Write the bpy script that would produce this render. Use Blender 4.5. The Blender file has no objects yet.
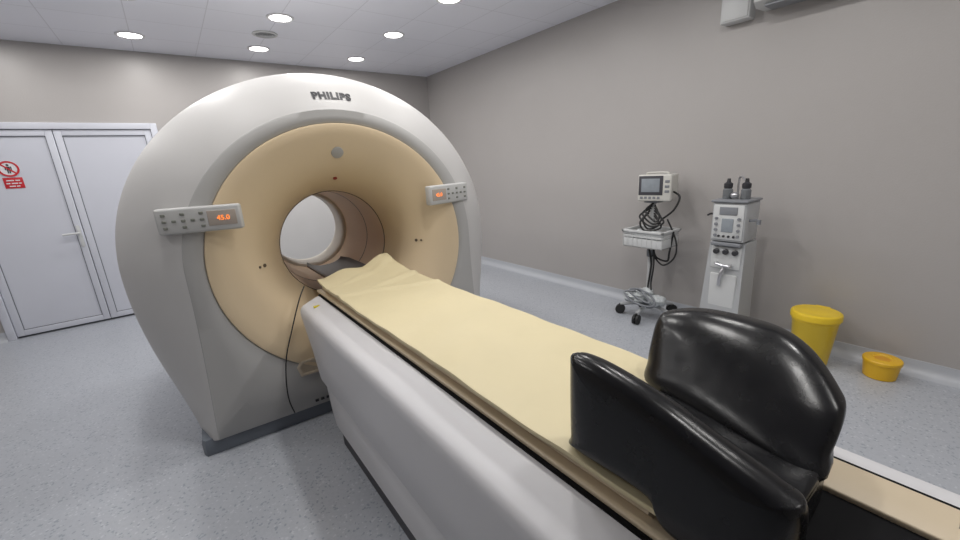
import bpy, bmesh, math, random
from mathutils import Vector, Matrix
random.seed(4)
C = bpy.context.scene.collection
PI = math.pi
bpy.context.scene.view_settings.view_transform = 'Standard'

# ------------------------------------------------------------------ materials
def mat(name, col, rough=.5, metal=0, bump=0, bscale=60, var=0, vscale=3, coat=0, emis=None, estr=0, spec=.5, rvar=0):
    m = bpy.data.materials.new(name); m.use_nodes = True
    nt = m.node_tree; b = nt.nodes['Principled BSDF']
    b.inputs['Base Color'].default_value = (*col, 1)
    b.inputs['Roughness'].default_value = rough
    b.inputs['Metallic'].default_value = metal
    b.inputs['Coat Weight'].default_value = coat
    b.inputs['Coat Roughness'].default_value = .2
    b.inputs['Specular IOR Level'].default_value = spec
    tc = nt.nodes.new('ShaderNodeTexCoord')
    n = nt.nodes.new('ShaderNodeTexNoise'); n.inputs['Scale'].default_value = vscale; n.inputs['Detail'].default_value = 5
    nt.links.new(tc.outputs['Object'], n.inputs['Vector'])
    mx = nt.nodes.new('ShaderNodeMix'); mx.data_type = 'RGBA'
    mx.inputs[6].default_value = (*[c*(1-var) for c in col], 1)
    mx.inputs[7].default_value = (*[min(1, c*(1+var)) for c in col], 1)
    nt.links.new(n.outputs['Fac'], mx.inputs[0]); nt.links.new(mx.outputs[2], b.inputs['Base Color'])
    if rvar:
        n3 = nt.nodes.new('ShaderNodeTexNoise'); n3.inputs['Scale'].default_value = 22; n3.inputs['Detail'].default_value = 6
        nt.links.new(tc.outputs['Object'], n3.inputs['Vector'])
        mr = nt.nodes.new('ShaderNodeMapRange'); mr.inputs[1].default_value = .3; mr.inputs[2].default_value = .7
        mr.inputs[3].default_value = rough-rvar; mr.inputs[4].default_value = rough+rvar
        nt.links.new(n3.outputs['Fac'], mr.inputs[0]); nt.links.new(mr.outputs[0], b.inputs['Roughness'])
    if bump:
        n2 = nt.nodes.new('ShaderNodeTexNoise'); n2.inputs['Scale'].default_value = bscale; n2.inputs['Detail'].default_value = 3
        nt.links.new(tc.outputs['Object'], n2.inputs['Vector'])
        bp = nt.nodes.new('ShaderNodeBump'); bp.inputs['Strength'].default_value = bump; bp.inputs['Distance'].default_value = .01
        nt.links.new(n2.outputs['Fac'], bp.inputs['Height']); nt.links.new(bp.outputs['Normal'], b.inputs['Normal'])
    if emis:
        b.inputs['Emission Color'].default_value = (*emis, 1); b.inputs['Emission Strength'].default_value = estr
    return m

def floor_mat():
    m = bpy.data.materials.new('speckled_vinyl'); m.use_nodes = True
    nt = m.node_tree; b = nt.nodes['Principled BSDF']; b.inputs['Roughness'].default_value = .3
    tc = nt.nodes.new('ShaderNodeTexCoord')
    v = nt.nodes.new('ShaderNodeTexVoronoi'); v.inputs['Scale'].default_value = 115
    nt.links.new(tc.outputs['Object'], v.inputs['Vector'])
    sep = nt.nodes.new('ShaderNodeSeparateColor'); nt.links.new(v.outputs['Color'], sep.inputs[0])
    r = nt.nodes.new('ShaderNodeValToRGB')
    r.color_ramp.interpolation = 'CONSTANT'
    e = r.color_ramp.elements
    e[0].position = 0; e[0].color = (.33, .36, .41, 1)
    e[1].position = .07; e[1].color = (.45, .472, .515, 1)
    x = e.new(.5); x.color = (.468, .49, .533, 1)
    x = e.new(.95); x.color = (.55, .57, .61, 1)
    nt.links.new(sep.outputs[0], r.inputs[0])
    n = nt.nodes.new('ShaderNodeTexNoise'); n.inputs['Scale'].default_value = 1.2; n.inputs['Detail'].default_value = 6
    nt.links.new(tc.outputs['Object'], n.inputs['Vector'])
    mx = nt.nodes.new('ShaderNodeMix'); mx.data_type = 'RGBA'; mx.blend_type = 'MULTIPLY'; mx.inputs[0].default_value = .15
    nt.links.new(r.outputs[0], mx.inputs[6]); nt.links.new(n.outputs['Fac'], mx.inputs[7])
    nt.links.new(mx.outputs[2], b.inputs['Base Color'])
    return m

def ceil_mat():
    m = bpy.data.materials.new('metal_ceiling_tiles'); m.use_nodes = True
    nt = m.node_tree; b = nt.nodes['Principled BSDF']; b.inputs['Roughness'].default_value = .35; b.inputs['Metallic'].default_value = 0
    tc = nt.nodes.new('ShaderNodeTexCoord')
    br = nt.nodes.new('ShaderNodeTexBrick'); br.offset = 0; br.squash = 1
    br.inputs['Scale'].default_value = 1; br.inputs['Brick Width'].default_value = .53; br.inputs['Row Height'].default_value = .525
    br.inputs['Mortar Size'].default_value = .004; br.inputs['Mortar Smooth'].default_value = .3
    br.inputs['Color1'].default_value = (.84, .855, .93, 1); br.inputs['Color2'].default_value = (.86, .875, .95, 1); br.inputs['Mortar'].default_value = (.67, .68, .74, 1)
    nt.links.new(tc.outputs['Object'], br.inputs['Vector']); nt.links.new(br.outputs['Color'], b.inputs['Base Color'])
    return m

M = dict(
    wall=mat('taupe_wall_paint', (.43, .408, .395), .4, bump=.08, bscale=90, var=.05, vscale=1.2),
    floor=floor_mat(), ceil=ceil_mat(),
    base=mat('cove_skirting', (.50, .52, .555), .4, var=.04),
    pvc=mat('white_door_laminate', (.62, .635, .70), .4, var=.03),
    gasket=mat('door_gasket_grey', (.16, .17, .19), .6, var=.1),
    steel=mat('brushed_steel', (.6, .6, .62), .3, metal=.9, var=.05),
    shell=mat('gantry_light_grey_plastic', (.57, .56, .55), .5, var=.03),
    face=mat('gantry_ring_grey_plastic', (.44, .435, .425), .5, var=.03),
    beige=mat('beige_funnel_plastic', (.73, .585, .39), .45, var=.04),
    tunnel=mat('tan_tunnel_plastic', (.72, .53, .35), .5, var=.03),
    palering=mat('pale_ring_plastic', (.62, .57, .50), .4, var=.03),
    hatch=mat('hatch_tan', (.58, .49, .37), .4, var=.05),
    seam=mat('dark_seam', (.12, .09, .06), .5, var=.1),
    plinth=mat('blue_grey_plinth', (.16, .18, .21), .5, var=.08),
    logo=mat('logo_grey', (.018, .018, .023), .5, var=.05),
    panel=mat('control_panel_white', (.54, .54, .53), .45, var=.03),
    button=mat('button_grey', (.22, .23, .20), .5, var=.08),
    display=mat('display_window', (.45, .39, .34), .2, var=.03),
    orange=mat('orange_digits', (1, .25, .03), .4, emis=(1, .24, .04), estr=1.3),
    red_led=mat('red_laser_window', (.35, .04, .03), .3, var=.1),
    white=mat('table_cover_white', (.67, .665, .68), .48, var=.03),
    cream=mat('cream_rail', (.67, .56, .40), .4, var=.05, vscale=8),
    mattress=mat('cream_vinyl_mattress', (.67, .585, .37), .5, var=.05, vscale=4, bump=.4, bscale=7),
    black=mat('black_vinyl', (.005, .005, .006), .25, bump=.05, bscale=30, var=.2, spec=.35, rvar=.04),
    dark=mat('dark_plastic', (.03, .03, .035), .45, var=.1),
    liner=mat('trough_black', (.005, .005, .006), .7, var=.1, spec=.15),
    carbon=mat('dark_brown_headrest', (.05, .035, .03), .35, var=.1),
    grey=mat('medical_device_grey', (.45, .46, .47), .4, var=.04),
    lgrey=mat('medical_device_white', (.60, .61, .61), .35, var=.03),
    cdev=mat('monitor_cream_plastic', (.60, .59, .55), .4, var=.03),
    mgrey=mat('device_mid_grey', (.22, .23, .25), .4, var=.05),
    screen=mat('lit_screen_grey', (.28, .31, .34), .15, var=.15, vscale=25),
    bezel=mat('monitor_bezel_dark', (.06, .06, .07), .4, var=.05),
    rubber=mat('black_rubber', (.02, .02, .02), .6, var=.1),
    yellow=mat('yellow_plastic', (.80, .56, .03), .35, var=.05),
    yellow2=mat('orange_yellow_plastic', (.80, .47, .02), .35, var=.05),
    redlid=mat('orange_lid', (.72, .34, .02), .4, var=.05),
    lamp=mat('lamp_diffuser', (1, 1, 1), .5, emis=(1, .98, .95), estr=9),
    trim=mat('lamp_trim_white', (.75, .75, .76), .35, var=.02),
    red=mat('sign_red', (.55, .02, .03), .5, var=.05),
    signwhite=mat('sign_white', (.74, .74, .76), .5, var=.02),
    farwhite=mat('added_door_white', (.64, .63, .62), .5, var=.02),  # pale colour of the added door that brightens the bore view
    sticker=mat('yellow_sticker', (.75, .62, .05), .5, var=.05),
    clear=mat('clear_bag_plastic', (.55, .58, .59), .2, var=.25, vscale=60, bump=.8, bscale=50),
    smoke=mat('smoky_bottle_plastic', (.16, .17, .18), .15, var=.15, vscale=30),
)

# ------------------------------------------------------------------ geometry helpers
def join(bm, t):
    me = bpy.data.meshes.new('tmp'); t.to_mesh(me); t.free(); bm.from_mesh(me); bpy.data.meshes.remove(me)
def box(bm, x0, x1, y0, y1, z0, z1, bev=0, seg=3, mtx=None):
    t = bmesh.new()
    bmesh.ops.create_cube(t, size=1)
    for v in t.verts:
        v.co = Vector((x0+(v.co.x+.5)*(x1-x0), y0+(v.co.y+.5)*(y1-y0), z0+(v.co.z+.5)*(z1-z0)))
    if bev: bmesh.ops.bevel(t, geom=list(t.edges), offset=bev, segments=seg, profile=.5, affect='EDGES', clamp_overlap=True)
    if mtx: t.transform(mtx)
    join(bm, t)
def loft(bm, loops, cap0=True, cap1=True, closed=True):
    R = [[bm.verts.new(p) for p in lp] for lp in loops]
    n = len(R[0])
    for a, b in zip(R, R[1:]):
        for i in range(n if closed else n-1):
            j = (i+1) % n
            bm.faces.new((a[i], a[j], b[j], b[i]))
    if cap0: bm.faces.new(R[0][::-1])
    if cap1: bm.faces.new(R[-1])
    return R
def frame(d):
    d = d.normalized(); a = Vector((0, 0, 1)) if abs(d.z) < .9 else Vector((1, 0, 0))
    u = d.cross(a).normalized(); return u, d.cross(u).normalized()
def lathe(bm, prof, org=(0, 0, 0), axis=(0, 0, 1), seg=32, cap0=True, cap1=True, sx=1):
    org = Vector(org); ax = Vector(axis).normalized(); u, w = frame(ax)
    loft(bm, [[org+ax*z+(u*math.cos(2*PI*i/seg)*sx+w*math.sin(2*PI*i/seg))*r for i in range(seg)] for r, z in prof], cap0, cap1)
def cyl(bm, p0, p1, r0, r1=None, seg=20):
    p0 = Vector(p0); p1 = Vector(p1); L = (p1-p0).length
    lathe(bm, [(r0, 0), (r0 if r1 is None else r1, L)], p0, p1-p0, seg)
def smooth_path(pts, n=8):
    P = [Vector(p) for p in pts]; out = []
    for i in range(len(P)-1):
        p0 = P[max(i-1, 0)]; p1 = P[i]; p2 = P[i+1]; p3 = P[min(i+2, len(P)-1)]
        for k in range(n):
            t = k/n
            out.append(.5*((2*p1)+(-p0+p2)*t+(2*p0-5*p1+4*p2-p3)*t*t+(-p0+3*p1-3*p2+p3)*t**3))
    out.append(P[-1]); return out
def tube(bm, pts, r, seg=8, n=8):
    P = smooth_path(pts, n) if n > 1 else [Vector(p) for p in pts]
    loops = []; u = None
    for i, p in enumerate(P):
        d = (P[min(i+1, len(P)-1)]-P[max(i-1, 0)]).normalized()
        if u is None: u, w = frame(d)
        u = (u-d*u.dot(d)).normalized(); w = d.cross(u)
        loops.append([p+(u*math.cos(2*PI*k/seg)+w*math.sin(2*PI*k/seg))*r for k in range(seg)])
    loft(bm, loops)
def ball(bm, c, r, sc=(1, 1, 1), rough=0):
    t = bmesh.new(); bmesh.ops.create_uvsphere(t, u_segments=20, v_segments=12, radius=r)
    for v in t.verts:
        k = 1+rough*math.sin(v.co.x*90+v.co.z*70)*math.cos(v.co.y*80)
        v.co = Vector((v.co.x*sc[0]*k+c[0], v.co.y*sc[1]*k+c[1], v.co.z*sc[2]*k+c[2]))
    join(bm, t)
def pmat(o):
    m = Matrix.LocRotScale(o.location, o.rotation_euler, None)
    return pmat(o.parent) @ m if o.parent else m
def obj(name, bm, m, parent=None, world=True, angle=35, origin=None):
    if parent and world: bm.transform(pmat(parent).inverted())
    bmesh.ops.recalc_face_normals(bm, faces=bm.faces)
    if origin is not None: bm.transform(Matrix.Translation(-Vector(origin)))
    me = bpy.data.meshes.new(name); bm.to_mesh(me); bm.free()
    for p in me.polygons: p.use_smooth = True
    me.set_sharp_from_angle(angle=math.radians(angle))
    me.materials.append(m)
    o = bpy.data.objects.new(name, me); C.objects.link(o)
    if origin is not None: o.location = origin
    if parent: o.parent = parent
    return o
def tag(o, label, cat, group=None):
    o['label'] = label; o['category'] = cat
    if group: o['group'] = group
    return o
def thing(name, label, cat, loc=(0, 0, 0), rz=0, group=None):
    o = bpy.data.objects.new(name, None); C.objects.link(o); o.empty_display_size = .1
    o.location = loc; o.rotation_euler = (0, 0, rz)
    return tag(o, label, cat, group)
def struct(name, bm, m, parent=None):
    o = obj(name, bm, m, parent)
    if not parent: o['kind'] = 'structure'
    return o
def B(): return bmesh.new()
def text(name, body, size, m, parent, mtx, ext=.002, bold=0, fn=None, space=1):
    cu = bpy.data.curves.new('t', 'FONT'); cu.body = body; cu.size = size; cu.align_x = 'CENTER'; cu.align_y = 'CENTER'; cu.extrude = ext; cu.offset = bold; cu.space_character = space
    t = bpy.data.objects.new('t', cu); C.objects.link(t)
    bpy.context.view_layer.update()
    me = bpy.data.meshes.new_from_object(t.evaluated_get(bpy.context.evaluated_depsgraph_get()))
    bpy.data.objects.remove(t); bpy.data.curves.remove(cu)
    if fn:
        for v in me.vertices: v.co = fn(v.co.copy())
    else: me.transform(mtx)
    me.materials.clear(); me.materials.append(m); me.name = name
    o = bpy.data.objects.new(name, me); C.objects.link(o); o.parent = parent
    return o

# ------------------------------------------------------------------ the room
XL, XR, YN, YB, H = -2.6, 3.5, -1.8, 5.8, 2.76
b = B(); box(b, XL-.1, XR+.1, YN-.1, YB+.1, -.1, 0); struct('floor', b, M['floor'])
b = B(); box(b, XL-.1, XR+.1, YN-.1, YB+.1, H, H+.1); struct('ceiling', b, M['ceil'])
b = B(); box(b, XR, XR+.1, YN-.1, YB+.1, 0, H); struct('wall_right', b, M['wall'])
b = B(); box(b, XL-.1, XL, YN-.1, YB+.1, 0, H); struct('wall_left', b, M['wall'])
b = B(); box(b, XL, XR, YN-.1, YN, 0, H); struct('wall_near', b, M['wall'])
DX0, DX1, DZ = -1.56, .03, 2.05
b = B(); box(b, XL, DX0, YB, YB+.1, 0, H); box(b, DX1, XR, YB, YB+.1, 0, H); box(b, DX0, DX1, YB, YB+.1, DZ, H); struct('wall_back', b, M['wall'])
def skirting(name, p0, p1, nrm):
    b = B(); p0 = Vector(p0); p1 = Vector(p1); n = Vector(nrm)
    R_ = .06
    prof = [(0, 0), (R_+.004, 0)]+[(.004+R_*(1-math.sin(a*PI/20)), .0005+R_*(1-math.cos(a*PI/20))) for a in range(1, 11)]+[(.003, .09), (.0, .091)]
    loft(b, [[p+n*a+Vector((0, 0, z)) for a, z in prof] for p in (p0, p1)])
    o = obj(name, b, M['base'], angle=60); o['kind'] = 'structure'
skirting('baseboard_right', (XR, YN, 0), (XR, YB, 0), (-1, 0, 0))
skirting('baseboard_back', (DX1, YB, 0), (XR, YB, 0), (0, -1, 0))
skirting('baseboard_back_2', (XL, YB, 0), (DX0, YB, 0), (0, -1, 0))
skirting('baseboard_left', (XL, YN, 0), (XL, YB, 0), (1, 0, 0))
skirting('baseboard_near', (XL, YN, 0), (XR, YN, 0), (0, 1, 0))

# double door
b = B()
box(b, DX0, DX0+.06, YB-.03, YB+.06, 0, DZ, .004); box(b, DX1-.06, DX1, YB-.03, YB+.06, 0, DZ, .004)
box(b, DX0+.055, DX1-.055, YB-.03, YB+.06, DZ-.06, DZ, .004)
struct('trim_1', b, M['pvc'])
mid = -.79
def leaf(name, x0, x1):
    b = B()
    z0, z1 = .02, DZ-.065
    w = .055
    box(b, x0, x0+w, YB-.012, YB+.04, z0, z1, .003); box(b, x1-w, x1, YB-.012, YB+.04, z0, z1, .003)
    box(b, x0+w, x1-w, YB-.012, YB+.04, z1-w, z1, .003); box(b, x0+w, x1-w, YB-.012, YB+.04, z0, z0+w, .003)
    o = struct(name, b, M['pvc'])
    b = B(); box(b, x0+w-.002, x1-w+.002, YB+.004, YB+.03, z0+w-.002, z1-w+.002); obj('door_panel', b, M['pvc'], o)
    b = B()
    for (a0, a1, c0, c1) in ((x0+w, x0+w+.006, z0+w, z1-w), (x1-w-.006, x1-w, z0+w, z1-w), (x0+w, x1-w, z0+w, z0+w+.006), (x0+w, x1-w, z1-w-.006, z1-w)):
        box(b, a0, a1, YB-.002, YB+.006, c0, c1)
    obj('gasket', b, M['gasket'], o)
    return o
dl = leaf('door_1', DX0+.064, mid-.003)
dr = leaf('door_2', mid+.003, DX1-.064)
b = B(); box(b, mid-.05, mid-.02, YB-.020, YB-.012, .83, 1.05, .004)
obj('handle_plate', b, M['lgrey'], dl)
b = B(); cyl(b, (mid-.035, YB-.015, .975), (mid-.035, YB-.06, .975), .010); tube(b, [(mid-.03, YB-.06, .975), (mid-.08, YB-.062, .975), (mid-.155, YB-.058, .973)], .011, n=4)
obj('door_handle', b, M['lgrey'], dl)
for z in (.3, 1.75):
    b = B(); cyl(b, (DX1-.062, YB-.022, z), (DX1-.062, YB-.022, z+.1), .009); obj('hinge', b, M['lgrey'], dr)
b = B(); box(b, DX0+.06, DX1-.06, YB+.045, YB+.06, 0, DZ); struct('door_backing_1', b, M['gasket'])
# made-up white door behind the scanner, added to brighten the view through the bore
b = B(); box(b, .95, 1.95, YB-.02, YB, 0, 2.05, .004); d3 = struct('added_far_door', b, M['farwhite'])
b = B(); box(b, 1.0, 1.90, YB-.026, YB-.019, .02, 2.0, .003); obj('door_panel', b, M['farwhite'], d3)  # raised face of the added door

# signs on the left leaf
sx, sy = -1.165, YB+.003
s = thing('prohibition_sign', 'round red and white no entry sign on the left door leaf above a red plate', 'sign', (sx, sy, 1.64))
b = B(); cyl(b, (sx, sy, 1.635), (sx, sy-.003, 1.635), .072, seg=40); obj('sign_disc', b, M['signwhite'], s)
b = B()
lathe(b, [(.057, 0), (.072, 0), (.072, .0025), (.057, .0025), (.057, 0)], (sx, sy-.003, 1.635), (0, -1, 0), 40, False, False)
box(b, -.06, .06, -.0028, 0, -.006, .006, mtx=Matrix.Translation((sx, sy-.003, 1.635)) @ Matrix.Rotation(PI/4, 4, 'Y'))
obj('red_ring', b, M['red'], s)
b = B(); ball(b, (sx, sy-.003, 1.67), .010, (1, .15, 1)); box(b, sx-.012, sx+.012, sy-.005, sy-.003, 1.622, 1.657, .001)
box(b, sx-.011, sx-.002, sy-.005, sy-.003, 1.595, 1.624); box(b, sx+.002, sx+.011, sy-.005, sy-.003, 1.595, 1.624)
box(b, sx-.022, sx-.015, sy-.005, sy-.003, 1.625, 1.656); box(b, sx+.015, sx+.022, sy-.005, sy-.003, 1.625, 1.656)
obj('person_symbol', b, M['dark'], s)
s = thing('warning_plate', 'small rectangular red plate with white lettering on the left door leaf', 'sign', (sx+.02, sy, 1.49))
b = B(); box(b, sx-.06, sx+.07, sy-.003, sy, 1.455, 1.555, .001); obj('plate', b, M['red'], s)
b = B()
for z, ws in ((1.527, ((-.04, .01), (.02, .05))), (1.50, ((-.045, -.02), (-.01, .03), (.036, .055))), (1.474, ((-.03, .01), (.017, .04)))):
    for w0, w1 in ws: box(b, sx+w0, sx+w1, sy-.0045, sy-.003, z-.004, z+.006)
obj('lettering', b, M['signwhite'], s)

# ------------------------------------------------------------------ ceiling lights
vis = {(0, 5.2): 'round recessed ceiling light above the white double door',
       (1.07, 5.2): 'round recessed ceiling light just behind the round air vent',
       (2.15, 5.2): 'small looking recessed ceiling light nearest the far corner of the room',
       (1.07, 4.15): 'large bright recessed ceiling light at the picture top beside the air vent',
       (2.15, 4.15): 'round recessed ceiling light above the scanner top right, second from the corner',
       (2.15, 3.1): 'round recessed ceiling light cut by the top edge of the picture'}
LP = [(x, y) for y in (5.2, 4.15, 3.1, 2.05) for x in (-1.08, 0, 1.07, 2.15)] + [(1.07, 1.0), (2.15, 1.0), (1.07, -.05), (2.15, -.05), (2.15, -1.1)]
for x, y in LP:
    t = thing('ceiling_light', vis.get((x, y), 'round recessed ceiling light outside the picture'), 'ceiling light', (x, y, H), group='recessed ceiling lights')
    b = B(); lathe(b, [(.088, 0), (.112, 0), (.112, -.006), (.104, -.012), (.088, -.008), (.088, 0)], (x, y, H), seg=36, cap0=False, cap1=False); obj('trim_ring', b, M['trim'], t)
    b = B(); cyl(b, (x, y, H-.002), (x, y, H-.005), .089, seg=36); obj('diffuser', b, M['lamp'], t)
    L = bpy.data.lights.new('downlight_lamp', 'AREA'); L.shape = 'DISK'; L.size = .17; L.energy = 6.9 if x > .5 else (6.3 if x > -.5 else 5.0); L.color = (1, .98, .955)
    lo = bpy.data.objects.new('downlight_lamp', L); C.objects.link(lo); lo.location = (x, y, H-.014)
t = thing('air_vent', 'round grey slotted air vent in the ceiling between two lights', 'air vent', (1.04, 4.67, H))
b = B(); lathe(b, [(.09, 0), (.115, 0), (.112, -.008), (.09, -.012)], (1.04, 4.67, H), seg=32, cap0=False, cap1=False)
obj('outer_ring', b, M['lgrey'], t)
b = B()
for r in (.03, .05, .07): lathe(b, [(r, -.004), (r+.013, -.004), (r+.013, -.016), (r, -.012), (r, -.004)], (1.04, 4.67, H), seg=32, cap0=False, cap1=False)
cyl(b, (1.04, 4.67, H), (1.04, 4.67, H-.018), .02)
obj('louvre', b, M['grey'], t)

# ------------------------------------------------------------------ wall mounted units
t = thing('air_conditioner', 'white air conditioner high on the right wall at the picture top', 'air conditioner', (3.4, .8, 2.32))
b = B(); P = [(3.5, 2.33), (3.34, 2.32), (3.29, 2.35), (3.275, 2.45), (3.29, 2.58), (3.34, 2.61), (3.5, 2.61)]
loft(b, [[(x, y, z) for x, z in P] for y in (.36, 1.25)]); obj('casing', b, M['lgrey'], t)
b = B(); box(b, 3.30, 3.44, .42, 1.19, 2.312, 2.324, .002); obj('air_flap', b, M['mgrey'], t)
t = thing('wall_box', 'small white box on the right wall left of the air conditioner', 'wall box', (3.45, 1.40, 2.3))
b = B(); box(b, 3.40, 3.5, 1.31, 1.50, 2.30, 2.56, .008); obj('box_body', b, M['lgrey'], t)
b = B(); box(b, 3.392, 3.402, 1.32, 1.49, 2.31, 2.55, .004); obj('box_cover', b, M['lgrey'], t)

# ------------------------------------------------------------------ scanner gantry
G = thing('scanner_gantry', 'large round grey CT scanner gantry with beige funnel around its open bore', 'medical scanner', (.79, 2.31, 0), math.radians(-3))
ZC = .98
def outline(rx, rz, wb, zb=.085, n=64, m=18):
    pts = [(rx*math.cos(PI*i/n), ZC+rz*math.sin(PI*i/n)) for i in range(n+1)]
    lo = []
    for k in range(1, m+1):
        f = k/m; z = ZC+(zb-ZC)*f
        lo.append((wb+(rx-wb)*math.cos(f*PI/2)**1.15, z))
    left = [(-x, z) for x, z in lo]
    bot = [(-wb+2*wb*k/12, zb) for k in range(1, 12)]
    return pts+left+bot+lo[::-1]
layers = [(0, .815, .785, .85), (.008, .833, .798, .868), (.014, .845, .81, .872), (.055, .91, .87, .888), (.10, .97, .925, .90), (.15, 1.02, .965, .915), (.20, 1.058, .993, .93), (.27, 1.085, 1.012, .94), (.38, 1.10, 1.025, .95),
          (1.25, 1.10, 1.025, .95), (1.38, 1.06, 1.01, .94), (1.48, .98, .95, .92), (1.54, .88, .87, .88)]
loops = [[(x, y, z) for x, z in outline(rx, rz, wb)] for y, rx, rz, wb in layers]
b = B(); loft(b, loops, False, False)
g_shell = obj('outer_shell', b, M['shell'], G, False, 60)
BX = 1.02     # the funnel is a touch wider than tall
def circ(ref, r, y, zc=ZC, k=BX):
    return [(k*r*math.cos(a), y, zc+r*math.sin(a)) for a in (math.atan2(z-ZC, x/k) for x, z in ref)]
ref = outline(.815, .785, .85)
b = B()
mid_loop = [((x+cx)/2, -.006, (z+cz)/2) for (x, z), (cx, _, cz) in zip(ref, circ(ref, .715, 0))]
loft(b, [[(x, 0, z) for x, z in ref], [(x*.995, -.005, ZC+(z-ZC)*.995) for x, z in ref], mid_loop, circ(ref, .722, -.006), circ(ref, .712, .004)], False, False)
obj('front_panel', b, M['face'], G, False, 50)
refb = outline(.88, .87, .88)
b = B(); loft(b, [[(x, 1.54, z) for x, z in refb], circ(refb, .40, 1.55), circ(refb, .33, 1.50, k=1)], False, False)
obj('rear_panel', b, M['face'], G, False, 50)
b = B()
def fk(r): return 1+(BX-1)*max(0, min(1, (r-.34)/.37))
fprof = [(.714, .004), (.710, -.010), (.70, -.012), (.65, -.002), (.58, .025), (.51, .068), (.45, .122), (.40, .19), (.365, .27), (.345, .35), (.34, .37)]
fl = []
for r, y in fprof: fl.append([(fk(r)*r*math.cos(2*PI*i/96), y, ZC+r*math.sin(2*PI*i/96)) for i in range(96)])
loft(b, fl, False, False)
obj('bore_funnel', b, M['beige'], G, False, 60)
b = B(); lathe(b, [(.34, .365), (.337, .40), (.335, .62), (.331, .80), (.326, .95), (.320, 1.10), (.314, 1.22)], (0, 0, ZC), (0, 1, 0), 96, False, False)
obj('bore_tunnel', b, M['tunnel'], G, False, 60)
b = B(); lathe(b, [(.315, 1.215), (.294, 1.23), (.288, 1.30), (.295, 1.50)], (0, 0, ZC), (0, 1, 0), 96, False, False)
obj('rear_ring', b, M['palering'], G, False, 60)
for y, r in ((.37, .338), (.72, .333)):
    b = B(); lathe(b, [(r+.004, y), (r-.0015, y), (r-.0015, y+.008), (r+.004, y+.008)], (0, 0, ZC), (0, 1, 0), 96, False, False); obj('bore_seam', b, M['seam'], G, False)
b = B(); P = [(-.915, .02), (.915, .02), (.93, .05), (.93, 1.46), (-.93, 1.46), (-.93, .05)]
loft(b, [[(x, y, 0) for x, y in P], [(x, y, .065) for x, y in P], [(x*.995, y+.006, .09) for x, y in P]]); obj('plinth', b, M['plinth'], G, False)
def on_funnel(a, r):
    pr = fprof[3:9]
    y = 0; y1 = y2 = 0; r1 = 1; r2 = 0
    for (r1, y1), (r2, y2) in zip(pr, pr[1:]):
        if r2 <= r <= r1: y = y1+(y2-y1)*(r1-r)/(r1-r2); break
    n = Vector((-(y2-y1)*math.cos(a), -(r1-r2), -(y2-y1)*math.sin(a))).normalized()
    return Vector((fk(r)*r*math.cos(a), y, ZC+r*math.sin(a))), n
p, n = on_funnel(PI/2, .56); b = B(); lathe(b, [(.034, -.003), (.034, .003), (.028, .006)], p, n, 28); obj('camera_window', b, M['face'], G, False)
p, n = on_funnel(PI/2, .42); b = B(); lathe(b, [(.012, -.003), (.012, .004)], p, n, 20); obj('laser_window', b, M['red_led'], G, False)
for a in (-PI*.015, PI*1.015):
    p, n = on_funnel(a, .46); b = B(); lathe(b, [(.010, -.003), (.010, .004)], p, n, 16)
    obj('laser_window', b, M['seam'], G, False)
    p, n = on_funnel(a, .485); b = B(); lathe(b, [(.007, -.003), (.007, .004)], p, n, 16)
    obj('laser_window', b, M['seam'], G, False)
b = B(); P = [(-.10, -.05), (.10, -.05), (.115, .01), (.09, .045), (-.09, .045), (-.115, .01)]
loft(b, [[(-.30+x, .06, .35+z) for x, z in P], [(-.30+x, -.010, .35+z) for x, z in P], [(-.30+x*.93, -.014, .35+z*.9) for x, z in P], [(-.30+x*.85, -.014, .35+z*.75) for x, z in P], [(-.30+x*.8, -.010, .35+z*.65) for x, z in P]]); ht = obj('grip_recess', b, M['hatch'], G, False)
for k in range(3):
    b = B(); box(b, -.35+k*.032, -.33+k*.032, -.010, -.002, .112, .128, .002); obj('socket', b, M['dark'], G, False)
# logo lettering follows the bevel of the shell
def lay_y(rz):
    for (y1, _, r1, _), (y2, _, r2, _) in zip(layers, layers[1:]):
        if r1 <= rz <= r2: return y1+(y2-y1)*(rz-r1)/(r2-r1)
    return 0
def logo_fn(v):
    rho = .858+v.y*.90; a = PI/2-(v.x+.014)/.9
    k = 1.045
    return Vector((rho*k*math.cos(a), lay_y(rho)-.003-max(0, v.z), ZC+rho*math.sin(a)))
text('logo', 'PHILIPS', .058, M['logo'], G, None, .001, .0032, logo_fn, 1.13)
# control panels
for s in (-1, 1):
    me_b = B(); box(me_b, -.175, .175, -.018, .03, -.06, .06, .012)
    mtx = Matrix.Translation((-.70 if s < 0 else .655, -.03, 1.257)) @ Matrix.Rotation(math.radians(s*15), 4, 'Z')
    me_b.transform(mtx)
    cp = obj('control_panel', me_b, M['panel'], G, False)
    inner = -s
    for ix in range(5):
        for iz in range(3):
            cx = -inner*(.14-ix*.038); cz = -.03+iz*.03
            if (ix+iz) % 2 == 0 or iz == 1:
                k = B(); box(k, cx-.009, cx+.009, -.0215, -.017, cz-.006, cz+.006, .002); k.transform(mtx); obj('button', k, M['button'], cp, False)
    k = B(); box(k, inner*.095-.06, inner*.095+.06, -.0205, -.017, -.034, .036, .003); k.transform(mtx); obj('display', k, M['display'], cp, False)
    text('digits', '45.0', .032, M['orange'], cp, mtx @ Matrix.Translation((inner*.10, -.0215, .0)) @ Matrix.Rotation(PI/2, 4, 'X'), .0005)

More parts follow.
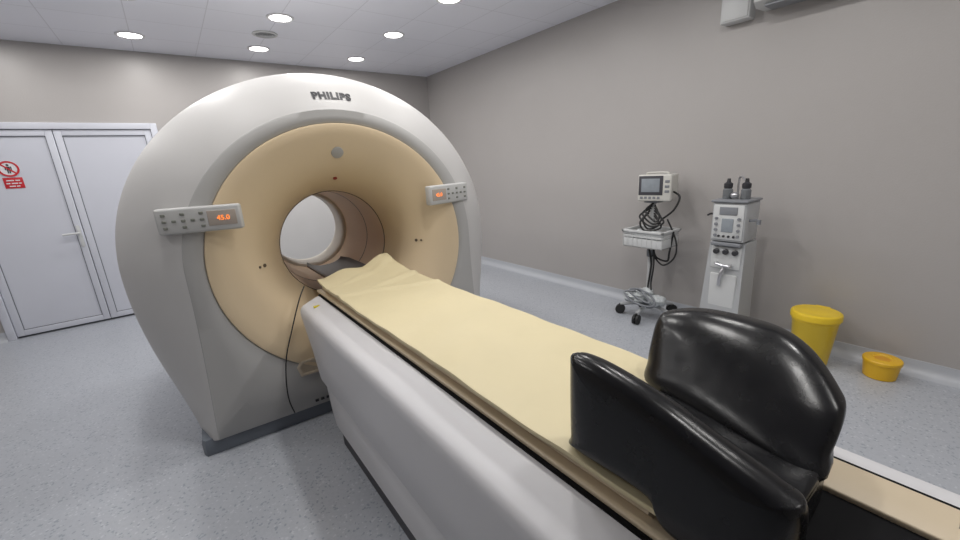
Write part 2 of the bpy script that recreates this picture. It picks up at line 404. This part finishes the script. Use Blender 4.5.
# ------------------------------------------------------------------ patient table
T = thing('patient_table', 'long white scanner table with cream side rails running out of the bore', 'scanner table', (.79, .8, 0))
XC = .79
def front(z): return 2.06+.235*(z/.76)
Y1 = -.75
sec = [(-.335, .34), (-.342, .352), (-.348, .50), (-.363, .69), (-.3635, .705), (-.361, .720), (-.354, .733), (-.343, .742), (-.328, .748), (-.262, .772), (-.25, .773)]
sec = sec+[(-x, z) for x, z in sec[::-1]]
b = B(); loops = []
for f, (sx_, dz) in ((0, (.93, -.028)), (.010, (.96, -.013)), (.025, (.98, -.006)), (.045, (.993, -.002)), (.07, (1, 0))):
    loops.append([(XC+x*sx_, front(z)-f, z+(dz if z > .5 else 0)) for x, z in sec])
for y in (1.2, .3, -.4, Y1+.06): loops.append([(XC+x, y, z) for x, z in sec])
loops.append([(XC+x*.95, Y1, z) for x, z in sec])
loft(b, loops); obj('table_cover', b, M['white'], T, angle=50)
b = B(); P = [(-.325, .105), (-.328, .20), (-.326, .335), (-.32, .345), (.32, .345), (.326, .335), (.328, .20), (.325, .105)]
loft(b, [[(XC+x*.95, front(z)-.05, z) for x, z in P], [(XC+x, front(z)-.075, z) for x, z in P], [(XC+x, Y1+.05, z) for x, z in P]]); obj('lower_cover', b, M['white'], T)
b = B(); P = [(-.31, 0), (.31, 0), (.31, .11), (-.31, .11)]
loft(b, [[(XC+x, 1.98, z) for x, z in P], [(XC+x, Y1+.07, z) for x, z in P]]); obj('kick_plinth', b, M['dark'], T)
b = B(); box(b, XC-.247, XC+.247, Y1+.02, 2.27, .768, .776); obj('track', b, M['liner'], T)
for x0, x1 in ((.555, .615), (.905, 1.012)):
    b = B(); box(b, x0, x1, Y1+.05, 2.33, .775, .789, .004); r = obj('rail', b, M['cream'], T)
for y in (-.055, .25):
    b = B(); box(b, .955, .99, y, y+.012, .789, .792); obj('rail_clip', b, M['mgrey'], r)
b = B(); box(b, .61, .91, Y1+.06, .5, .7755, .7775); obj('trough_liner', b, M['liner'], T)
b = B(); P = [(-.21, .789), (-.228, .81), (-.215, .826), (.215, .826), (.228, .81), (.21, .789)]
loft(b, [[(XC+.005+x, .30, z) for x, z in P], [(XC+.005+x, 2.26, z) for x, z in P], [(XC+.005+x*.85, 2.34, z) for x, z in P]]); obj('tabletop', b, M['cream'], T)
b = B()
n = 10
lo = []
for y in (2.34, 2.6, 2.85, 2.95):
    w = .15 if y < 2.9 else .12
    up = [(XC+.0+w*math.sin(PI*(i/n-.5)*.9), y, .775+.05*(1-math.cos(PI*(i/n-.5)*.9))) for i in range(n+1)]
    dn = [(x, y_, z+.012) for x, y_, z in up[::-1]]
    lo.append(up+dn)
loft(b, lo); obj('head_rest', b, M['carbon'], T)
b = B(); box(b, .475, .51, 2.11, 2.125, .755, .764, .001); obj('yellow_sticker', b, M['sticker'], T)['label'] = 'yellow sticker'

# mattress (lies on the table)
nx, ny = 24, 140
b = B()
def mat_top(i, j):
    x = .553+(1.045-.553)*i/nx; y = .28+(2.38-.28)*j/ny
    e = abs(2*i/nx-1)
    z = .8445-.004*e**6
    d = max(0, (y-2.06)/.32)
    z += .012*d*d*(1+.6*math.sin(9*x)) + .048*max(0, (x-.86)/.18)*d*d
    z += .011*math.sin(24*x+2+3*(y-2.1))*d
    z += .0012*math.sin(13*y+4*x)+.0014*math.sin(29*y-11*x)+.0012*math.sin(21*x+3*y)
    z += .014*math.exp(-((y-2.0-.35*(x-.9))/.032)**2)*max(0, min(1, (x-.66)/.15))
    z += .008*math.exp(-((y-1.83+.3*(x-.9))/.028)**2)
    z += .006*math.exp(-((y-2.16-.5*(x-.7))/.025)**2)
    x += .003*math.sin(7*y)*(1 if e > .9 else 0)
    if d: x += .022*(d**2)*(1 if x < .6 else 0)
    return Vector((x, y+(.035*(x-.8)/.25 if d else 0)*d, z))
top = [[mat_top(i, j) for i in range(nx+1)] for j in range(ny+1)]
loops = []
for j in range(ny+1):
    row = top[j]; tk = .011
    dn = [v-Vector((0, 0, tk)) for v in row[::-1]]
    loops.append(row[:]+[row[-1]-Vector((-.002, 0, tk*.5))]+dn+[row[0]-Vector((.002, 0, tk*.5))])
loft(b, loops)
o = obj('mattress', b, M['mattress'], angle=60, origin=(.79, 1.2, .828)); tag(o, 'long thin cream yellow vinyl mattress lying along the scanner table', 'mattress')

# black positioning cushion
K = thing('positioning_cushion', 'glossy black vinyl cushion with two raised wings at the near end of the mattress', 'cushion', (.79, .3, .85))
def cat(pts, n=6):
    P = pts[:]; N = len(P); out = []
    for i in range(N):
        p0, p1, p2, p3 = (Vector(P[(i+k-1) % N]) for k in range(4))
        for k in range(n):
            t = k/n; out.append(.5*((2*p1)+(-p0+p2)*t+(2*p0-5*p1+4*p2-p3)*t*t+(-p0+3*p1-3*p2+p3)*t**3))
    return out
def slab(outl, th, fx, near=4, far=22, thf=None):
    O = cat(outl); c = sum(O, Vector((0, 0)))/len(O)
    b = B(); loops = []
    ss = [.01, .1, .2, .3, .4, .5, .6, .68, .75, .81, .86, .90, .93, .955, .975, .99, 1]
    seq = [(s, -.5*(1-s**near)**.5) for s in ss]+[(s, .5*(1-s**far)**.5) for s in ss[-2::-1]]
    for s, k in seq:
        lp = []
        for q in O:
            y, z = c+(q-c)*s
            t_ = th*(thf(z) if thf else 1)
            lp.append((fx(y, z)+k*t_, y, z))
        loops.append(lp)
    loft(b, loops); return b
def rfx(y, z):
    h = min(1.1, max(0, (z-.86)/.17)); base = .82+.26*(y-.12)
    return base+(1.022-base)*h**.95
R_out = [(.50, .852), (.525, .90), (.536, .96), (.535, .998), (.520, 1.017), (.45, 1.036), (.36, 1.04), (.27, 1.034), (.20, 1.008), (.138, .962), (.120, .938), (.119, .89), (.130, .855), (.32, .852)]
obj('wing', slab(R_out, .125, rfx, 3.4, 26, lambda z: 1.1-.3*max(0, min(1, (z-.86)/.18))), M['black'], K, angle=80)
L_out = [(.474, .853), (.483, .88), (.484, 1.04), (.479, 1.058), (.458, 1.065), (.40, 1.062), (.30, 1.042), (.20, 1.010), (.115, .982), (.092, .965), (.09, .89), (.095, .80), (.18, .792), (.26, .80), (.30, .852)]
obj('wing', slab(L_out, .085, lambda y, z: .588-.008*(z-.86)/.18, 7, 12, lambda z: 1.1-.3*max(0, min(1, (z-.86)/.18))), M['black'], K, angle=80)
b = B(); box(b, .59, .86, .12, .46, .8515, .875, .01); box(b, .60, .86, .12, .275, .780, .86, .01); obj('centre_pad', b, M['black'], K)

# cable hanging beside the table nose
b = B(); tube(b, [(.50, 2.36, .82), (.45, 2.31, .76), (.39, 2.30, .62), (.33, 2.295, .46), (.305, 2.295, .32), (.30, 2.295, .20), (.315, 2.295, .11)], .0035)
o = obj('cable', b, M['rubber'], origin=(.33, 2.295, .3)); tag(o, 'thin black cable hanging down the gantry front beside the table nose', 'cable')

# ------------------------------------------------------------------ rolling stand with monitor
SX, SY = 3.24, 1.84
S = thing('rolling_stand', 'white rolling pole stand with a wire basket and castors by the right wall', 'medical stand', (SX, SY, 0))
b = B(); cyl(b, (SX, SY, .10), (SX, SY, 1.04), .022); obj('pole', b, M['lgrey'], S)
b = B(); lathe(b, [(.03, .085), (.055, .09), (.055, .125), (.03, .14), (.022, .18)], (SX, SY, 0)); obj('hub', b, M['mgrey'], S)
for k in range(5):
    a = math.radians(188+72*k); d = Vector((math.cos(a), math.sin(a), 0)); R = .238
    b = B(); tube(b, [Vector((SX, SY, .115))+d*.03, Vector((SX, SY, .112))+d*.12, Vector((SX, SY, .092))+d*R], .016, n=4); lg = obj('leg', b, M['grey'], S)
    c = Vector((SX, SY, .042))+d*R; u = Vector((-d.y, d.x, 0))
    b = B(); cyl(b, c-u*.024, c-u*.006, .042); cyl(b, c+u*.006, c+u*.024, .042); cyl(b, c-u*.01, c+u*.01, .012); cyl(b, c, c+Vector((0, 0, .055)), .009); obj('castor', b, M['rubber'], lg)
bx0, bx1, by0, by1, bz0, bz1 = SX-.17, SX+.10, SY-.185, SY+.165, .665, .80
b = B()
for (x0, x1, y0, y1) in ((bx0, bx0+.006, by0, by1), (bx1-.006, bx1, by0, by1), (bx0, bx1, by0, by0+.006), (bx0, bx1, by1-.006, by1)):
    box(b, x0, x1, y0, y1, bz0, bz0+.075, .001)
    box(b, x0, x1, y0, y1, bz0+.084, bz0+.104, .001)
    box(b, x0, x1, y0, y1, bz0+.112, bz0+.135, .001)
box(b, bx0, bx1, by0, by1, bz0, bz0+.006)
for k in range(9):
    y = by0+(by1-by0)*k/8
    tube(b, [(bx0-.001, y, bz1), (bx0-.001, y, bz0)], .003, 6, 1)
obj('basket', b, M['lgrey'], S)
b = B()
for (x0, x1, y0, y1) in ((bx0-.012, bx0+.008, by0-.012, by1+.012), (bx1-.008, bx1+.012, by0-.012, by1+.012), (bx0-.012, bx1+.012, by0-.012, by0+.008), (bx0-.012, bx1+.012, by1-.008, by1+.012)):
    box(b, x0, x1, y0, y1, bz1-.008, bz1+.012, .004)
obj('basket_rim', b, M['lgrey'], S)
b = B(); box(b, SX-.05, SX+.05, SY-.06, SY+.06, 1.03, 1.05, .004); obj('mount_plate', b, M['mgrey'], S)
b = B(); cyl(b, (SX, SY, .56), (SX, SY, .62), .034); obj('height_collar', b, M['mgrey'], S)
b = B()
ball(b, (SX-.06, SY-.06, .75), .055, (1.2, 1.4, .9), .1); ball(b, (SX-.05, SY+.07, .755), .055, (1.2, 1.3, .9), .1)
o = obj('probe_bag', b, M['clear'], origin=(SX-.04, SY, .704)); tag(o, 'bundle of clear wrapped accessories inside the stand basket', 'bag')
b = B()
ball(b, (SX-.09, SY+.06, .20), .075, (1.3, 1.5, .8), .2); ball(b, (SX-.06, SY-.10, .185), .06, (1.2, 1.4, .85), .2); ball(b, (SX-.05, SY-.01, .25), .042, (1.3, 1.5, .8), .2)
o = obj('tubing_bag', b, M['clear'], origin=(SX-.07, SY, .13)); tag(o, 'loose clear bag of tubing resting on the stand legs', 'bag')
b = B(); tube(b, [(SX-.14, SY+.10, .27), (SX-.15, SY, .29), (SX-.14, SY-.10, .25), (SX-.16, SY-.15, .18), (SX-.18, SY-.05, .16), (SX-.19, SY+.06, .19), (SX-.16, SY+.14, .24), (SX-.15, SY+.04, .27)], .009)
tube(b, [(SX-.13, SY+.04, .28), (SX-.16, SY-.06, .25), (SX-.18, SY-.12, .20), (SX-.18, SY-.02, .21), (SX-.17, SY+.08, .25)], .008)
o = obj('hose_coil', b, M['mgrey'], origin=(SX-.15, SY, .2)); tag(o, 'grey coiled hose looped over the clear bag on the stand base', 'hose')
# monitor, turned a little to the room
MO = thing('patient_monitor', 'small cream patient monitor with dark framed screen on top of the rolling stand', 'monitor', (SX, SY-.03, 1.05), math.radians(12))
b = B()
box(b, -.10, -.05, -.135, .13, .0, .215, .012); box(b, -.06, .13, -.125, .12, .004, .21, .014)
obj('casing', b, M['cdev'], MO, False)
b = B(); box(b, -.1035, -.098, -.07, .122, .05, .205, .004); obj('screen_bezel', b, M['bezel'], MO, False)
b = B(); box(b, -.106, -.102, -.045, .10, .075, .183, .002); obj('screen', b, M['screen'], MO, False)
for k in range(5):
    b = B(); box(b, -.104, -.099, -.05+k*.034, -.028+k*.034, .02, .038, .002); obj('button', b, M['mgrey'], MO, False)
for k in range(3):
    b = B(); box(b, -.104, -.099, -.12, -.085, .07+k*.04, .09+k*.04, .002); obj('button', b, M['mgrey'], MO, False)
b = B(); tube(b, [(-.02, -.08, .208), (-.02, -.075, .226), (-.02, .075, .226), (-.02, .08, .208)], .007, n=5); obj('carry_handle', b, M['cdev'], MO, False)
b = B()
for k in range(5):
    z0 = 1.02-.022*k; r = .035+.02*(k % 3)
    tube(b, [(SX-.03, SY-.02+.01*k, z0+.01), (SX-.06-.01*k, SY+r, z0-.06), (SX-.07, SY+.02*k-.06, z0-.14), (SX-.05, SY-r-.05, z0-.10), (SX-.03, SY-.03, z0-.01)], .008, 7)
tube(b, [(SX+.03, SY-.15, 1.12), (SX+.0, SY-.22, 1.08), (SX-.02, SY-.19, .98), (SX-.02, SY-.10, .90)], .008)
tube(b, [(SX-.02, SY-.14, .90), (SX-.01, SY-.22, .72), (SX+.0, SY-.21, .58), (SX-.01, SY-.12, .50), (SX-.02, SY-.03, .58)], .007)
tube(b, [(SX-.02, SY-.20, .80), (SX-.01, SY-.17, .62), (SX+.0, SY-.15, .54), (SX-.01, SY-.06, .56), (SX-.02, SY-.03, .64)], .008)
tube(b, [(SX-.035, SY+.005, .66), (SX-.038, SY-.03, .50), (SX-.036, SY-.01, .30), (SX-.05, SY-.03, .26)], .008)
tube(b, [(SX-.03, SY-.04, .66), (SX-.03, SY-.05, .50), (SX-.03, SY-.035, .34), (SX-.05, SY-.05, .27)], .007)
o = obj('monitor_cables', b, M['rubber'], origin=(SX, SY, .9)); tag(o, 'looped black monitor cables hanging around the stand pole', 'cable')

# ------------------------------------------------------------------ anaesthesia machine
AX0, AX1, AY0, AY1 = 3.06, 3.28, 1.065, 1.28
A = thing('anaesthesia_machine', 'slim grey anaesthesia machine on castors with display and two dark capped bottles on top', 'medical machine', (3.17, 1.17, 0))
yc = (AY0+AY1)/2
b = B(); P0 = [(AX0-.02, AY0-.02), (AX1, AY0-.02), (AX1, AY1+.035), (AX0-.02, AY1+.035)]; P1 = [(AX0+.02, AY0-.005), (AX1, AY0-.005), (AX1, AY1+.01), (AX0+.02, AY1+.01)]
loft(b, [[(x, y, .09) for x, y in P0], [(x, y, .16) for x, y in P0], [(x, y, .79) for x, y in P1]]); obj('cabinet', b, M['grey'], A)
b = B(); box(b, AX0-.02, AX1+.005, AY0-.03, AY1+.04, .06, .11, .012); obj('chassis', b, M['mgrey'], A)
for x, y in ((AX0+.02, AY0), (AX0+.02, AY1), (AX1-.03, AY0), (AX1-.03, AY1)):
    b = B(); cyl(b, (x, y-.012, .036), (x, y+.012, .036), .036); cyl(b, (x, y, .036), (x, y, .075), .01); obj('castor', b, M['rubber'], A)
b = B(); box(b, AX0-.03, AX0+.02, AY0+.01, AY1-.01, .77, .795, .006); obj('shelf_lip', b, M['mgrey'], A)
b = B(); box(b, AX0-.015, AX1, AY0, AY1, .80, 1.075, .010); up = obj('control_unit', b, M['grey'], A)
b = B(); box(b, AX0-.022, AX0-.013, AY0+.01, AY1-.01, .815, 1.06, .005); obj('fascia', b, M['lgrey'], up)
b = B(); box(b, AX0-.026, AX0-.02, AY0+.05, AY1-.05, .99, 1.045, .003); obj('display', b, M['mgrey'], up)
b = B(); box(b, AX0-.026, AX0-.02, AY0+.07, AY1-.07, .87, .965, .003); obj('display', b, M['screen'], up)
for k in range(4):
    for y in (AY0+.035, AY1-.035):
        b = B(); cyl(b, (AX0-.02, y, .845+k*.04), (AX0-.034, y, .845+k*.04), .010); obj('knob', b, M['mgrey'], up)
for k in range(4):
    b = B(); cyl(b, (AX0-.02, AY0+.06+k*.032, .84), (AX0-.03, AY0+.06+k*.032, .84), .008); obj('knob', b, M['dark'], up)
b = B(); box(b, AX0+.002, AX0+.03, AY0+.01, AY1-.01, .60, .76, .004); gp = obj('gauge_panel', b, M['lgrey'], A)
for k in range(3):
    b = B(); lathe(b, [(.019, 0), (.019, .02), (.014, .024)], (AX0+.004, AY0+.045+k*.062, .725), (-1, 0, 0), 20); obj('gauge', b, M['dark'], gp)
b = B(); box(b, AX0-.010, AX0+.02, AY0+.02, AY1-.02, .16, .56, .006); obj('drawer', b, M['lgrey'], A)
b = B(); tube(b, [(AX0-.005, AY0+.06, .63), (AX0-.04, AY0+.07, .63), (AX0-.04, AY1-.07, .64), (AX0-.005, AY1-.06, .64)], .011, n=4); obj('handle', b, M['steel'], A)
b = B(); tube(b, [(AX0-.005, yc-.01, .63), (AX0-.03, yc+.01, .56), (AX0-.02, yc+.02, .48)], .012, n=4); obj('lever', b, M['steel'], A)
b = B(); box(b, AX0-.03, AX1, AY0-.01, AY1+.01, 1.075, 1.092, .005); tp = obj('top_tray', b, M['mgrey'], A)
for y in (AY0+.05, AY1-.05):
    b = B(); lathe(b, [(.029, 0), (.031, .01), (.031, .062), (.022, .074)], (AX0+.08, y, 1.092), seg=24); vp = obj('vaporiser', b, M['smoke'], A)
    b = B(); lathe(b, [(.022, .072), (.028, .078), (.028, .105), (.014, .115), (.010, .140)], (AX0+.08, y, 1.092), seg=24); obj('cap', b, M['dark'], vp)
b = B(); tube(b, [(AX0+.1, yc, 1.092), (AX0+.1, yc, 1.22), (AX0+.08, yc-.02, 1.245), (AX0+.05, yc-.05, 1.23)], .007); ball(b, (AX0+.05, yc, 1.12), .028, (1, 1, .8)); obj('hose_fitting', b, M['steel'], A)
b = B(); tube(b, [(AX0+.05, AY0, .95), (AX0+.05, AY0-.04, .955), (AX0+.04, AY0-.06, .945)], .009, n=5); cyl(b, (AX0+.04, AY0-.06, .93), (AX0+.04, AY0-.06, .96), .014); obj('side_arm', b, M['mgrey'], A)
b = B(); tube(b, [(AX0+.05, AY1, .98), (AX0+.04, AY1+.03, .985), (AX0+.0, AY1+.035, .98)], .007, n=5); obj('side_arm', b, M['dark'], A)

# ------------------------------------------------------------------ yellow bins
bxx, byy = 3.24, .655
t = thing('pedal_bin', 'tall yellow plastic pedal bin with a flat lid by the right wall', 'bin', (bxx, byy, 0))
b = B(); lathe(b, [(.092, 0), (.098, .01), (.124, .30), (.128, .305), (.128, .32)], (bxx, byy, 0), seg=40); obj('bin_body', b, M['yellow'], t)
b = B(); lathe(b, [(.132, .318), (.137, .322), (.137, .352), (.133, .360), (.12, .366), (.11, .363), (.06, .370), (.0005, .372)], (bxx, byy, 0), seg=40); obj('lid', b, M['yellow'], t)
b = B(); box(b, bxx-.14, bxx-.07, byy-.035, byy+.035, .012, .03, .006); obj('pedal', b, M['yellow'], t)
b = B(); box(b, bxx+.11, bxx+.155, byy-.04, byy+.04, .28, .36, .006); obj('lid_hinge', b, M['yellow'], t)
cx, cy = 3.31, .315
t = thing('sharps_bucket', 'short round orange yellow waste bucket on the floor right of the tall bin', 'bucket', (cx, cy, 0))
b = B(); lathe(b, [(.074, 0), (.078, .004), (.088, .10), (.090, .102)], (cx, cy, 0), seg=36); obj('bucket_body', b, M['yellow2'], t)
b = B(); lathe(b, [(.091, .100), (.093, .102), (.093, .118), (.089, .123), (.05, .126), (.045, .121), (.0005, .119)], (cx, cy, 0), seg=36); obj('lid', b, M['yellow2'], t)
b = B(); cyl(b, (cx-.01, cy, .119), (cx-.01, cy, .1235), .036, seg=28); obj('lid_opening', b, M['redlid'], t)

# ------------------------------------------------------------------ world, camera
w = bpy.data.worlds.new('world'); bpy.context.scene.world = w; w.use_nodes = True
w.node_tree.nodes['Background'].inputs[0].default_value = (.02, .02, .022, 1)
cam = bpy.data.cameras.new('camera'); co = bpy.data.objects.new('camera', cam); C.objects.link(co)
cam.sensor_width = 36; cam.lens = 15.0; cam.clip_start = .02
fy = Vector((-.607, -.1726, .7757)).normalized(); fx = Vector((.792, -.2016, .576)); fx = (fx-fy*fx.dot(fy)).normalized(); fz = fx.cross(fy)
right = Vector((fx.x, fy.x, fz.x)); down = Vector((fx.y, fy.y, fz.y)); fwd = Vector((fx.z, fy.z, fz.z))
m3 = Matrix((right, -down, -fwd)).transposed()
co.matrix_world = Matrix.Translation((0, 0, 1.44)) @ m3.to_4x4()
bpy.context.scene.camera = co
